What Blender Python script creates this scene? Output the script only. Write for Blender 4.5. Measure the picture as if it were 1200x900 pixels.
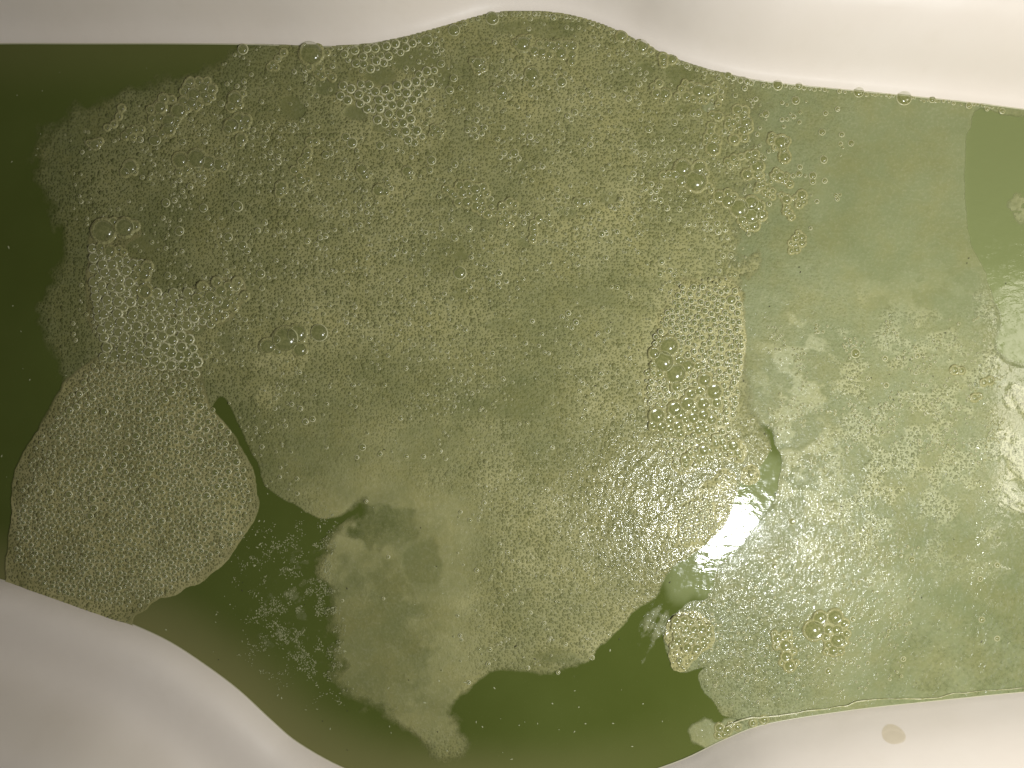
import bpy, math, random
import numpy as np
from mathutils import Vector
for o in list(bpy.data.objects): bpy.data.objects.remove(o)
SC = bpy.context.scene; COL = SC.collection
U = 0.0007                       # metres on the water plane per photo pixel
H = 0.62                         # camera height over the water
def X(px): return (px-600.0)*U
def Y(py): return (450.0-py)*U
# ---------------------------------------------------------------- camera, light
cam_d = bpy.data.cameras.new('camera'); cam = bpy.data.objects.new('camera', cam_d); COL.objects.link(cam)
cam.location = (0, 0, H); cam_d.sensor_width = 36.0; cam_d.lens = 36.0*H/(1200*U)
cam_d.clip_start = 0.01; cam_d.clip_end = 50.0
SC.camera = cam
w = bpy.data.worlds.new('World'); SC.world = w; w.use_nodes = True
bg = w.node_tree.nodes['Background']; bg.inputs[0].default_value = (1.0, 0.93, 0.84, 1); bg.inputs[1].default_value = 0.06
def area(name, loc, target, sx, sy, watts, color, roll=0.0, spread=180):
    l = bpy.data.lights.new(name, 'AREA'); l.shape = 'RECTANGLE'; l.size = sx; l.size_y = sy; l.energy = watts; l.color = color; l.spread = math.radians(spread)
    o = bpy.data.objects.new(name, l); COL.objects.link(o); o.location = loc
    d = Vector(target)-Vector(loc); q = d.to_track_quat('-Z', 'Y'); o.rotation_euler = q.to_euler(); o.rotation_euler.rotate_axis('Z', roll)
    return o
LZ = 0.74
P = (X(853), Y(618))
area('ceiling_lamp', (P[0]*(1+LZ/H), P[1]*(1+LZ/H), LZ), (X(1010), Y(350), 0), 0.10, 0.085, 4.5, (0.985, 1.0, 1.0), 0.0, 138)
P2 = (X(1262), Y(468)); LZ2 = 0.95
area('wall_lamp', (P2[0]*(1+LZ2/H), P2[1]*(1+LZ2/H), LZ2), (P2[0], P2[1], 0), 0.48, 0.30, 5.0, (1.0, 0.94, 0.79))
SC.view_settings.view_transform = 'Standard'; SC.view_settings.look = 'None'
SC.view_settings.gamma = 1.0; SC.view_settings.exposure = 0.0; SC.view_settings.use_curve_mapping = False
# ---------------------------------------------------------------- numeric helpers
def hsh(ix, iy, seed):
    n = (ix.astype(np.int64)*374761393 + iy.astype(np.int64)*668265263 + seed*982451653) & 0xffffffff
    n = ((n ^ (n >> 13))*1274126177) & 0xffffffff
    return ((n ^ (n >> 16)) & 0xffff)/65535.0
def vn(x, y, s, seed):
    x = np.asarray(x, float)/s; y = np.asarray(y, float)/s
    ix = np.floor(x); iy = np.floor(y); fx = x-ix; fy = y-iy
    fx = fx*fx*(3-2*fx); fy = fy*fy*(3-2*fy)
    a = hsh(ix, iy, seed); b = hsh(ix+1, iy, seed); c = hsh(ix, iy+1, seed); d = hsh(ix+1, iy+1, seed)
    return (a*(1-fx)+b*fx)*(1-fy)+(c*(1-fx)+d*fx)*fy
def fbm(x, y, s, seed, o=4):
    t = 0; a = 1; n = 0
    x = np.asarray(x, float); y = np.asarray(y, float)
    for k in range(o): t = t+a*vn(x, y, s/(2.03**k), seed+k*17); n += a; a *= 0.5; x, y = x*.8-y*.6+31.7, x*.6+y*.8-12.3
    return t/n
def sst(a, b, x):
    t = np.clip((x-a)/(b-a), 0, 1); return t*t*(3-2*t)
def sdist(x, y, poly):
    """signed distance (inside positive) and softness of the nearest edge"""
    x = np.asarray(x, float); y = np.asarray(y, float)
    best = np.full(x.shape, 1e9); soft = np.zeros(x.shape); ins = np.zeros(x.shape, bool)
    n = len(poly)
    for i in range(n):
        p = poly[i]; q = poly[(i+1) % n]
        ax, ay = p[0], p[1]; bx, by = q[0], q[1]
        sa = p[2] if len(p) > 2 else 2.0; sb = q[2] if len(q) > 2 else 2.0
        dx, dy = bx-ax, by-ay
        t = np.clip(((x-ax)*dx+(y-ay)*dy)/(dx*dx+dy*dy+1e-9), 0, 1)
        d = np.hypot(x-ax-t*dx, y-ay-t*dy); m = d < best
        best = np.where(m, d, best); soft = np.where(m, sa+(sb-sa)*t, soft)
        if dy != 0:
            c = ((ay > y) != (by > y)) & (x < dx*(y-ay)/dy+ax); ins ^= c
    return np.where(ins, best, -best), soft
def crom(pts, k=6):
    """smooth closed curve through the points"""
    out = []; n = len(pts)
    for i in range(n):
        p0, p1, p2, p3 = [np.array(pts[(i+j) % n], float) for j in (-1, 0, 1, 2)]
        for j in range(k):
            t = j/k
            out.append(0.5*((2*p1)+(-p0+p2)*t+(2*p0-5*p1+4*p2-p3)*t*t+(-p0+3*p1-3*p2+p3)*t**3))
    return out
# ---------------------------------------------------------------- the tub's water line, photo pixels
TOP = [(-330,75),(-200,60),(-80,54),(0,52),(100,52),(200,52),(300,53),(370,56),(430,53),(480,44),(530,30),(575,18),(620,15),(670,20),(720,37),(760,57),(800,74),(850,88),(900,97),(1000,107),(1100,117),(1200,129),(1350,150),(1500,185)]
BOT = [(1600,300),(1630,470),(1600,650),(1480,770),(1330,800),(1200,810),(1100,820),(1000,831),(900,847),(850,865),(800,889),(740,909),(680,922),(600,928),(520,925),(450,914),(400,898),(350,870),(320,845),(280,808),(240,778),(200,752),(160,733),(120,718),(60,697),(0,678),(-120,650),(-280,630),(-400,580),(-440,450),(-430,280),(-400,150)]
TUB = [tuple(p) for p in crom(TOP+BOT, 5)]
# ---------------------------------------------------------------- shader helpers
class G:
    def __init__(s, name):
        s.m = bpy.data.materials.new(name); s.m.use_nodes = True; s.t = s.m.node_tree; s.t.nodes.clear()
        s.out = s.n('ShaderNodeOutputMaterial')
    def n(s, typ, **kw):
        nd = s.t.nodes.new(typ)
        for k, v in kw.items(): setattr(nd, k, v)
        return nd
    def put(s, sock, v):
        if isinstance(v, bpy.types.NodeSocket): s.t.links.new(v, sock)
        elif v is not None: sock.default_value = v
    def ma(s, op, a, b=None, c=None, clamp=False):
        nd = s.n('ShaderNodeMath', operation=op, use_clamp=clamp)
        for i, v in enumerate((a, b, c)):
            if v is not None: s.put(nd.inputs[i], v)
        return nd.outputs[0]
    def mul(s, a, b): return s.ma('MULTIPLY', a, b)
    def add(s, a, b): return s.ma('ADD', a, b)
    def sub(s, a, b): return s.ma('SUBTRACT', a, b)
    def rng(s, v, a, b, c=0.0, d=1.0, smooth=True):
        nd = s.n('ShaderNodeMapRange'); nd.interpolation_type = 'SMOOTHSTEP' if smooth else 'LINEAR'
        s.put(nd.inputs[0], v)
        for i, q in enumerate((a, b, c, d)): s.put(nd.inputs[1+i], q)
        return nd.outputs[0]
    def mix(s, f, a, b):
        nd = s.n('ShaderNodeMix', data_type='RGBA'); s.put(nd.inputs[0], f)
        s.put(nd.inputs[6], a if isinstance(a, bpy.types.NodeSocket) else (*a, 1)); s.put(nd.inputs[7], b if isinstance(b, bpy.types.NodeSocket) else (*b, 1))
        return nd.outputs[2]
    def at(s, name): return s.n('ShaderNodeAttribute', attribute_name=name).outputs['Fac']
    def co(s, sx=1, sy=1, sz=1, rot=0.0):
        c = s.n('ShaderNodeTexCoord').outputs['Object']; mp = s.n('ShaderNodeMapping')
        mp.inputs['Scale'].default_value = (sx, sy, sz); mp.inputs['Rotation'].default_value = (0, 0, rot)
        s.t.links.new(c, mp.inputs[0]); return mp.outputs[0]
    def noise(s, co, scale, detail=3, rough=0.55, dist=0.0):
        nd = s.n('ShaderNodeTexNoise'); s.put(nd.inputs['Vector'], co); nd.inputs['Scale'].default_value = scale
        nd.inputs['Detail'].default_value = detail; nd.inputs['Roughness'].default_value = rough; nd.inputs['Distortion'].default_value = dist
        return nd.outputs['Fac']
    def voro(s, co, scale):
        nd = s.n('ShaderNodeTexVoronoi', voronoi_dimensions='2D'); s.put(nd.inputs['Vector'], co); nd.inputs['Scale'].default_value = scale; nd.inputs['Randomness'].default_value = .95
        sp = s.n('ShaderNodeSeparateColor'); s.t.links.new(nd.outputs['Color'], sp.inputs[0])
        return nd.outputs['Distance'], sp.outputs[0], sp.outputs[1]
    def bump(s, h, strength=1.0, dist=1.0, normal=None):
        nd = s.n('ShaderNodeBump'); nd.inputs['Strength'].default_value = strength; nd.inputs['Distance'].default_value = dist
        s.put(nd.inputs['Height'], h); s.put(nd.inputs['Normal'], normal) if normal is not None else None
        return nd.outputs[0]
    def bsdf(s, col, rough, nrm=None, ior=1.33, coat=0.0, coat_r=0.1, sss=0.0):
        b = s.n('ShaderNodeBsdfPrincipled'); s.put(b.inputs['Base Color'], col if isinstance(col, bpy.types.NodeSocket) else (*col, 1))
        s.put(b.inputs['Roughness'], rough); b.inputs['IOR'].default_value = ior
        if nrm is not None: s.put(b.inputs['Normal'], nrm)
        b.inputs['Coat Weight'].default_value = coat; b.inputs['Coat Roughness'].default_value = coat_r
        return b.outputs[0]
    def ms(s, f, a, b):
        nd = s.n('ShaderNodeMixShader'); s.put(nd.inputs[0], f); s.t.links.new(a, nd.inputs[1]); s.t.links.new(b, nd.inputs[2]); return nd.outputs[0]
    def end(s, sh): s.t.links.new(sh, s.out.inputs[0]); return s.m
# tub enamel
g = G('cream_enamel'); c = g.co()
v = g.noise(c, 9, 4); v2 = g.noise(c, 60, 3)
base = g.mix(g.rng(v, .35, .7), (.75, .68, .60), (.73, .655, .57)); base = g.mix(g.mul(g.rng(v2, .5, .8), .12), base, (.62, .55, .44))
M_TUB = g.end(g.bsdf(base, g.rng(v2, .2, .8, .30, .42), g.bump(g.noise(c, 26, 3), .25, .002), 1.45))
# water
g = G('green_water'); c = g.co()
sh = g.at('shallow'); haze = g.at('hazy')  # second mask paints reflected ceiling glow into the water colour
v = g.noise(c, 7, 4); v2 = g.noise(c, 900, 2)
col = g.mix(g.rng(v, .3, .7), (.076, .096, .018), (.090, .112, .024))
col = g.mix(sh, col, (.20, .19, .075)); col = g.mix(haze, col, (.255, .285, .125))
col = g.mix(g.mul(g.rng(v2, .66, .75), .25), col, (.24, .25, .12))
h = g.add(g.mul(g.noise(c, 16, 2), .0012), g.mul(g.add(.15, haze), g.mul(g.noise(g.co(1, 2.0, 1, .9), 90, 3), .00034)))
M_WATER = g.end(g.bsdf(col, g.add(.05, g.mul(haze, g.rng(g.noise(g.co(1, .5, 1, .6), 240, 3), .45, .68, .02, .22))), g.bump(h, .8), 1.33, .0))
# foam
def foam_material(name, thickcol, thincol, seed=0.0, ripple=1.0, rough=.32):
    g = G(name); c = g.co()
    a = g.at('cover'); th = g.at('thick'); cell = g.at('cells'); wet = g.at('wet')
    wob = g.n('ShaderNodeVectorMath', operation='ADD'); g.t.links.new(c, wob.inputs[0]); wob.inputs[1].default_value = (seed, seed*.7, 0)
    cc = wob.outputs[0]
    H_ = None; hole = None
    for s_px, lo, hi, keep in ((3.2, .20, .38, 0.0), (4.8, .22, .42, .55), (7.5, .18, .38, .86)):
        sc = 1.0/(s_px*U); d, r1, r2 = g.voro(cc, sc)
        rad = g.rng(r1, 0, 1, lo, hi, False)
        m = g.rng(d, g.add(rad, .07), g.sub(rad, .09)); 
        q = g.ma('DIVIDE', d, rad); dome = g.ma('SQRT', g.ma('MAXIMUM', g.sub(1.0, g.mul(q, q)), 0.0))
        dome = g.mul(g.mul(dome, rad), s_px*U)
        if keep > 0:
            k = g.rng(r2, keep, keep+.04); m = g.mul(m, k); dome = g.mul(dome, k)
        hole = m if hole is None else g.ma('MAXIMUM', hole, m)
        H_ = dome if H_ is None else g.ma('MAXIMUM', H_, dome)
    big = g.noise(cc, 34, 4); fine = g.noise(cc, 420, 4, .65); mid = g.noise(cc, 130, 4, .6)
    col = g.mix(th, thincol, thickcol)
    col = g.mix(g.mul(g.rng(big, .35, .72), .35), col, (.33, .30, .10))
    col = g.mix(g.mul(g.rng(mid, .46, .68), .20), col, (.22, .235, .095))
    col = g.mix(g.mul(g.rng(fine, .45, .75), .20), col, (.56, .53, .35))
    col = g.mix(g.mul(g.mul(hole, cell), .52), col, (.105, .12, .032))
    streak = g.noise(g.co(1.5, 1, 1, -.5), 110, 3, .55)
    hh = g.add(g.mul(g.mul(H_, cell), .7), g.mul(fine, .00035))
    hh = g.add(hh, g.mul(g.mul(streak, wet), .0026*ripple))
    hh = g.add(hh, g.mul(mid, .0007))
    nr = g.bump(hh, .85)
    b = g.bsdf(col, g.rng(wet, 0, 1, rough+.1, .28), nr, 1.36)
    pb = b.node; pb.inputs['Specular IOR Level'].default_value = .25; g.put(pb.inputs['Coat Weight'], wet); pb.inputs['Coat Roughness'].default_value = .09; pb.inputs['Coat IOR'].default_value = 1.46
    lump = g.noise(g.co(1.5, 1, 1, -.5), 330, 3, .5)
    ch = g.add(g.mul(streak, .0017*ripple), g.add(g.mul(lump, .00022), g.mul(g.mul(H_, cell), .12)))
    g.put(pb.inputs['Coat Normal'], g.bump(g.mul(ch, g.at('ripple')), 1.0))
    n2 = g.noise(cc, 260, 4, .62); n3 = g.noise(cc, 55, 5, .62)
    nn = g.add(g.mul(n2, .55), g.mul(n3, .45))
    f = g.ma('ADD', g.mul(g.sub(g.sub(g.mul(a, 1.35), .175), nn), 1.7), .5, None, True)
    f = g.mul(f, g.rng(th, 0, 1, .62, 1.0, False))
    tr = g.n('ShaderNodeBsdfTransparent').outputs[0]
    return g.end(g.ms(f, tr, b))
M_FOAM = foam_material('olive_foam', (.385, .365, .165), (.255, .266, .105))
M_RAFT = foam_material('raft_foam', (.365, .335, .155), (.275, .262, .11), 1.3)
M_FILM = foam_material('film_foam', (.325, .338, .18), (.26, .292, .132), 2.7, 1.25, .30)
M_WISP = foam_material('wisp_foam', (.34, .36, .19), (.30, .32, .15), 3.1)
# bubble film, rims and the green seen through the bubble's floor
g = G('bubble_film')
fr = g.n('ShaderNodeFresnel'); fr.inputs['IOR'].default_value = 1.33
gl = g.n('ShaderNodeBsdfGlossy'); gl.inputs['Roughness'].default_value = .17; gl.inputs['Color'].default_value = (1, 1, 1, 1)
tr = g.n('ShaderNodeBsdfTransparent'); tr.inputs[0].default_value = (.97, .98, .93, 1)
df = g.n('ShaderNodeBsdfTranslucent'); df.inputs[0].default_value = (.58, .565, .38, 1); d2 = g.n('ShaderNodeBsdfDiffuse'); d2.inputs[0].default_value = (.58, .565, .38, 1)
lw = g.n('ShaderNodeLayerWeight'); lw.inputs[0].default_value = .5; edge = g.rng(lw.outputs['Facing'], .55, 1.0, .05, .42)
body = g.ms(edge, tr.outputs[0], g.ms(.5, df.outputs[0], d2.outputs[0]))
M_FILMB = g.end(g.ms(g.ma('MINIMUM', g.mul(fr.outputs[0], 2.0), .22), body, gl.outputs[0]))
g = G('bubble_rim'); c = g.co()
M_RIM = g.end(g.bsdf(g.mix(g.rng(g.noise(c, 300, 2), .35, .65), (.37, .365, .17), (.57, .55, .36)), .22, None, 1.38))
g = G('bubble_floor'); c = g.co()
M_FLOOR = g.end(g.bsdf(g.mix(g.rng(g.noise(c, 3.2, 4, .7), .35, .65), (.165, .175, .06), (.275, .27, .115)), .12, None, 1.33))
BM = [M_FILMB, M_RIM, M_FLOOR]
g = G('white_fleck'); M_FLECK = g.end(g.bsdf((.36, .37, .21), .35))
g = G('dark_grit'); M_GRIT = g.end(g.bsdf((.05, .045, .02), .5))
g = G('waterline_scum'); M_SCUM = g.end(g.bsdf((.50, .48, .33), .25))
g = G('film_lip_wet'); M_LIP = g.end(g.bsdf((.34, .37, .19), .16, None, 1.4))
g = G('clear_drop')
tr = g.n('ShaderNodeBsdfTransparent'); tr.inputs[0].default_value = (.985, .968, .90, 1); fr = g.n('ShaderNodeFresnel')
gl = g.n('ShaderNodeBsdfGlossy'); gl.inputs['Roughness'].default_value = .06
M_DROP = g.end(g.ms(g.ma('MINIMUM', fr.outputs[0], .15), tr.outputs[0], gl.outputs[0]))
# ---------------------------------------------------------------- mesh helpers
def tag(o, label=None, cat=None, group=None, kind=None):
    for k, v in (('label', label), ('category', cat), ('group', group), ('kind', kind)):
        if v: o[k] = v
    return o
def mesh_np(name, V, F, mats, mi=None, attrs=None, smooth=True):
    me = bpy.data.meshes.new(name); V = np.asarray(V, np.float32)
    n = len(F); k = F.shape[1]
    me.vertices.add(len(V)); me.vertices.foreach_set('co', V.ravel())
    me.loops.add(n*k); me.loops.foreach_set('vertex_index', F.astype(np.int32).ravel())
    me.polygons.add(n); me.polygons.foreach_set('loop_start', np.arange(0, n*k, k, dtype=np.int32))
    for m in mats: me.materials.append(m)
    if mi is not None: me.polygons.foreach_set('material_index', mi.astype(np.int32))
    me.polygons.foreach_set('use_smooth', np.full(n, smooth))
    for a, d in (attrs or {}).items():
        at = me.attributes.new(a, 'FLOAT', 'POINT'); at.data.foreach_set('value', d.astype(np.float32))
    me.update(calc_edges=True); me.validate()
    return me
def link(name, me, parent=None):
    o = bpy.data.objects.new(name, me); COL.objects.link(o); o.parent = parent; return o
# ---------------------------------------------------------------- bathtub: one lofted shell round the water line
C = np.array(TUB); n = len(C)
area2 = np.sum(C[:, 0]*np.roll(C[:, 1], -1)-np.roll(C[:, 0], -1)*C[:, 1])
T = np.roll(C, -1, 0)-np.roll(C, 1, 0); T /= np.linalg.norm(T, axis=1)[:, None]
N = np.stack([T[:, 1], -T[:, 0]], 1)*(1 if area2 > 0 else -1)     # outward, pixel axes
for _ in range(10): N = (np.roll(N, 1, 0)+N*2+np.roll(N, -1, 0)); N /= np.linalg.norm(N, axis=1)[:, None]
# profiles: distance outwards and height, both in pixels of the water plane
prof_top = [(-170,-330),(-150,-320),(-110,-290),(-60,-170),(-30,-80),(-12,-30),(0,0),(5,1.5),(12,5),(20,17),(34,44),(48,68),(66,88),(88,98),(112,103),(150,106),(210,107),(330,108),(334,100),(334,0)]
prof_bot = [(-170,-330),(-150,-320),(-110,-290),(-60,-170),(-30,-80),(-12,-30),(0,0),(5,13),(14,22),(28,26),(52,26),(72,27),(88,38),(102,60),(116,82),(128,95),(142,101),(165,101),(200,97),(330,92),(334,85),(334,0)]
prof_rig = [(-170,-330),(-150,-320),(-110,-290),(-60,-170),(-30,-80),(-12,-30),(0,0),(6,9),(14,22),(26,38),(46,56),(68,72),(92,86),(116,96),(135,103),(150,108),(175,111),(205,113),(330,114),(334,105),(334,0)]
def resample(pr, m=64):
    pr = np.array(pr, float); s = np.r_[0, np.cumsum(np.hypot(*np.diff(pr, axis=0).T))]
    i0 = 6; w0 = s[i0]
    q = np.r_[np.linspace(0, w0, 14, endpoint=False), np.linspace(w0, s[-1], m-14)]
    out = np.stack([np.interp(q, s, pr[:, 0]), np.interp(q, s, pr[:, 1])], 1)
    for _ in range(2): out[15:-1] = (out[14:-2]+2*out[15:-1]+out[16:])/4
    return out
PT, PB, PR = resample(prof_top), resample(prof_bot), resample(prof_rig)
V = []; m = len(PT)
for i in range(n):
    x, y = C[i]; b = float(sst(300, 600, y)); r = float(sst(450, 800, x))
    p = PT*(1-b)+(PB*(1-r)+PR*r)*b
    und = np.clip(-p[:, 1]/330, 0, 1)
    nx = x+N[i, 0]*p[:, 0]; ny = y+N[i, 1]*p[:, 0]
    V += [(X(nx[j]), Y(ny[j]), p[j, 1]*U) for j in range(m)]
V = np.array(V).reshape(n, m, 3)
for _ in range(3):                                             # ease the shell along the rim
    e = (np.roll(V, 1, 0)+2*V+np.roll(V, -1, 0))/4; wgt = np.clip((np.arange(m)-16)/14, 0, 1)[None, :, None]; V = V*(1-wgt)+e*wgt
V = V.reshape(-1, 3)
I = np.arange(n)[:, None]; J = np.arange(m-1)[None, :]; I2 = (I+1) % n
F = np.stack([(I*m+J), (I*m+J+1), (I2*m+J+1), (I2*m+J)], -1).reshape(-1, 4)
if area2 < 0: F = F[:, ::-1]
tub = bpy.data.objects.new('bathtub', None); COL.objects.link(tub); tub.location = (0, 0, -.24)
tag(tub, 'cream enamel bathtub with waisted curving sides holding the green water', 'bathtub')
me = mesh_np('basin', V-np.array([0, 0, -.24]), F, [M_TUB]); basin = link('basin', me, tub)
fl = np.array([[X(q[0]-N[i, 0]*165), Y(q[1]-N[i, 1]*165), -.0] for i, q in enumerate(C)])
cx = fl.mean(0); VV = np.vstack([fl, cx[None]]); FF = np.array([(i, (i+1) % n, n) for i in range(n)])
VV[:, 2] = .012
link('tub_floor', mesh_np('tub_floor', VV, FF, [M_TUB]), tub)
def tube(pts, r, name, mat, seg=6, closed=False):
    pts = np.array(pts, float); k = len(pts); vs = []
    for i in range(k):
        a = pts[(i+1) % k if closed else min(i+1, k-1)]; b = pts[i-1 if (closed or i) else 0]
        t = a-b; t /= np.linalg.norm(t)+1e-9; s_ = np.cross(t, (0, 0, 1)); s_ /= np.linalg.norm(s_)+1e-9; u = np.cross(s_, t)
        ri = r[i] if hasattr(r, '__len__') else r
        for j in range(seg):
            th = 2*math.pi*j/seg; vs.append(pts[i]+(s_*math.cos(th)+u*math.sin(th))*ri)
    F = [(i*seg+j, i*seg+(j+1) % seg, ((i+1) % k)*seg+(j+1) % seg, ((i+1) % k)*seg+j) for i in range(k if closed else k-1) for j in range(seg)]
    return mesh_np(name, np.array(vs), np.array(F), [mat])
link('waterline_residue', tube([(X(p[0]+N[i, 0]*.6), Y(p[1]+N[i, 1]*.6), .0003+.24) for i, p in enumerate(C)], .00055, 'waterline_residue', M_SCUM, 6, True), tub)
# ---------------------------------------------------------------- water sheet
def grid(x0, y0, x1, y1, st):
    xs = np.arange(x0, x1+st, st); ys = np.arange(y0, y1+st, st); return np.meshgrid(xs, ys)
def sheet(name, gx, gy, z, keep, mats, attrs):
    h, w_ = gx.shape; idx = np.arange(h*w_).reshape(h, w_)
    f = np.stack([idx[1:, :-1], idx[1:, 1:], idx[:-1, 1:], idx[:-1, :-1]], -1).reshape(-1, 4)
    kk = keep.ravel(); f = f[kk[f].any(1)]
    used = np.unique(f); remap = np.zeros(h*w_, np.int64); remap[used] = np.arange(len(used))
    V = np.stack([X(gx), Y(gy), z], -1).reshape(-1, 3)[used]
    return mesh_np(name, V, remap[f], mats, None, {k: v.ravel()[used] for k, v in attrs.items()})
gx, gy = grid(-450, 0, 1640, 940, 4); sd, _ = sdist(gx, gy, TUB)
shal = sst(75, 0, sd)*(.35+.65*sst(450, 700, gy))*sst(900, 500, gx)*.8
hazy = sst(850, 1080, gx+.25*(450-gy)*0+60*(fbm(gx, gy, 120, 5)-.5))*.75*sst(800, 480, gy)*(1-.2*sst(1118, 1140, gx)*sst(335, 300, gy))  # paler tint on the right stands for light reflected off the water
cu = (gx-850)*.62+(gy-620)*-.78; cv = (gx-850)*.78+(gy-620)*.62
hazy = np.maximum(hazy, .62*sst(1, .75, np.hypot(cu/112, cv/70)+.35*(fbm(gx, gy, 24, 6)-.5)))  # same painted reflection haze along the crack
sheet_w = link('water', sheet('water', gx, gy, gx*0, sd > -9, [M_WATER], {'shallow': shal, 'hazy': hazy}))
tag(sheet_w, None, None, None, 'structure')
# ---------------------------------------------------------------- foam sheets
A_MAIN = [(300,50,8),(250,78,16),(170,98,18),(110,122,20),(55,150,20),(38,200,22),(62,250,18),(70,300,16),(52,350,18),(52,400,14),(74,440,12),(66,480,10),(40,520,8),(30,560,6),(90,620,6),(180,600,6),
 (236,500,2),(252,470,2),(263,468,2),(275,490,2),(288,515,2),(298,540,2.5),(312,570,2),(340,590,1.5),(375,606,1.8),(405,602,5),(425,592,16),(405,615,24),(375,645,18),(382,700,20),(395,750,22),(390,790,22),(410,818,20),(450,840,18),(480,862,16),(520,892,14),(548,880,14),(540,850,14),(530,828,13),(556,802,5),(590,784,4),(640,790,7),(665,784,7),(688,778,4),(706,756,3),(730,735,2.5),(742,716,3),(768,700,3),(778,682,4),(788,666,5),(808,652,4),(830,637,2),(852,612,2),(858,590,2),(864,573,2),(868,562,2),(878,562,2),(889,548,2),(900,532,2),(904,522,2),(898,505,10),(885,480,14),(874,430,10),(872,380,10),(872,330,12),(876,290,30),(880,240,50),(890,180,60),(880,90,60),(800,50,10),(560,-10,4)]
A_RAFT = [(112,262,2),(135,254,2),(160,262,2),(166,275,2),(150,285,2),(152,300,3),(170,306,2),(182,312,2),(178,330,2),(188,345,3),(215,340,5),(240,330,2),(280,324,2),(291,344,2),(280,365,2),(262,380,2),(238,384,4),(226,392,6),(234,430,8),(244,470,5),(262,490,3),(285,525,2),(300,560,1.5),(304,588,1.2),(298,612,1.2),(270,650,1.2),(240,680,1.2),(222,686,1.2),(205,697,1.2),(188,702,1.2),(172,714,1.2),(158,724,1.5),(140,760,2),(0,720,2),(8,680,2),(10,640,1.5),(16,600,1.5),(14,570,2),(28,530,3),(48,500,5),(66,470,6),(84,440,6),(126,410,5),(108,385,3),(102,350,3),(104,310,3),(104,280,3)]
A_FILM = [(860,60,5),(1260,60,5),(1210,135,6),(1150,128,3),(1136,150,1.6),(1131,190,1.4),(1133,250,1.5),(1141,292,1.6),(1152,315,1.8),(1163,345,3),(1172,372,9),(1178,420,12),(1300,440,12),(1650,500,8),(1300,830,4),(1000,850,3),(880,860,3),(868,846,3),(846,836,1.6),(836,822,1.4),(822,806,1.3),(818,790,1.3),(828,782,1.5),(812,786,1.5),(798,788,2),(786,776,1.3),(778,752,1.2),(780,728,1.2),(800,712,1.2),(808,704,1.4),(826,703,1.2),(834,690,1),(838,668,1),(850,655,1),(864,645,1),(874,632,1),(886,615,1),(892,601,1),(905,589,1.2),(911,573,1.2),(915,552,1),(915,532,1),(908,520,1.5),(898,500,10),(830,480,10),(820,300,12),(820,60,12)]
THIN = [(447,90,17,11,.75),(488,72,30,13,.6),(417,133,14,9,.75),(343,127,15,13,.7),(384,103,14,10,.6),(445,150,9,7,.6),(640,34,60,12,.5),(797,88,16,12,.7),(756,82,9,8,.9),(450,618,42,26,.75),(495,660,22,30,.45),(876,291,13,11,.8),(612,196,6,4,.8),(665,252,10,9,.4),(712,232,13,10,.5),(540,300,9,5,.6),(615,284,11,8,.5),(170,285,16,12,.5),(232,172,10,5,.3),(165,205,10,8,.4),(232,380,10,12,.5),(255,505,8,12,.7),(262,400,10,16,.35),(360,262,14,8,.3),(480,240,12,6,.3),(540,350,16,8,.25),(585,380,18,8,.3),(900,330,14,7,.5),(800,128,9,6,.7),(830,125,8,6,.7),(855,155,7,6,.5),(760,330,20,8,.25),(770,230,12,10,.25),(520,90,7,14,.5),(520,520,60,26,.3),(620,470,50,24,.22),(660,770,32,10,.4),(560,480,70,12,.2),(700,350,30,12,.25),(850,220,12,6,.4)]
THICK = [(600,640,130,80,.12),(200,380,70,50,.1),(330,420,36,22,.4),(315,465,14,16,.5),(820,430,60,110,.4),(820,610,40,34,.35),(460,130,70,50,.2),(560,180,200,120,.1),(430,760,70,110,-.4),(480,700,50,60,-.2),(480,780,50,60,0)]
PATCH = [  # raised froth patches lying in the sheets: name polygon height label
 ([(790,335,12),(830,325,12),(866,335,8),(874,400,4),(866,450,4),(862,480,3),(852,505,3),(872,520,1.5),(874,535,1.2),(866,544,1.2),(848,536,1.2),(832,532,1.2),(822,546,1.2),(808,556,1.2),(792,554,1.2),(782,540,1.2),(778,515,2),(764,505,5),(752,480,5),(756,430,5),(764,390,8)], 2.2, 'largest raised froth patch, ragged tongue of big bubbles above the white glint'),
 ([(792,612,1.5),(796,592,1.5),(812,582,1.3),(832,584,1.3),(843,600,1.3),(838,622,1.3),(822,638,1.5),(800,640,2),(788,630,2)], 1.6, 'round froth patch left of the white glint in the crack'),
 ([(868,556,1),(872,548,1),(882,545,1),(889,552,1),(888,562,1),(879,568,1),(870,565,1)], 2.0, 'tiny round froth patch at the top of the crack'),
 ([(838,556,1.5),(850,549,1.3),(863,556,1.3),(862,570,1.3),(848,576,1.5),(832,578,2),(818,580,2),(822,566,2)], 1.5, 'small oval froth patch just below the ragged tongue of bubbles'),
 ([(779,738,1),(786,724,1),(800,717,1.2),(818,720,1.2),(832,730,1.2),(837,746,1.2),(830,760,1.2),(816,770,1.2),(806,784,1.2),(794,788,1),(786,778,1),(784,762,1),(778,752,1)], 1.8, 'round froth patch packed with bubbles at the lower end of the crack'),
]
def ell(x, y, L):
    t = 0*x
    for (ex, ey, rx, ry, am) in L:
        d = ((x-ex)/rx)**2+((y-ey)/ry)**2; t = t+am*sst(1.3, .5, d+1.5*(fbm(x, y, 13, 77, 3)-.5))
    return t
def warp(x, y, amp, s, seed):
    return x+amp*(fbm(x, y, s, seed, 4)-.5)*2, y+amp*(fbm(x, y, s, seed+50, 4)-.5)*2
def smo(p):
    return [(q[0], q[1], max(q[2], .8)) for q in crom(p, 4)]
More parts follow.
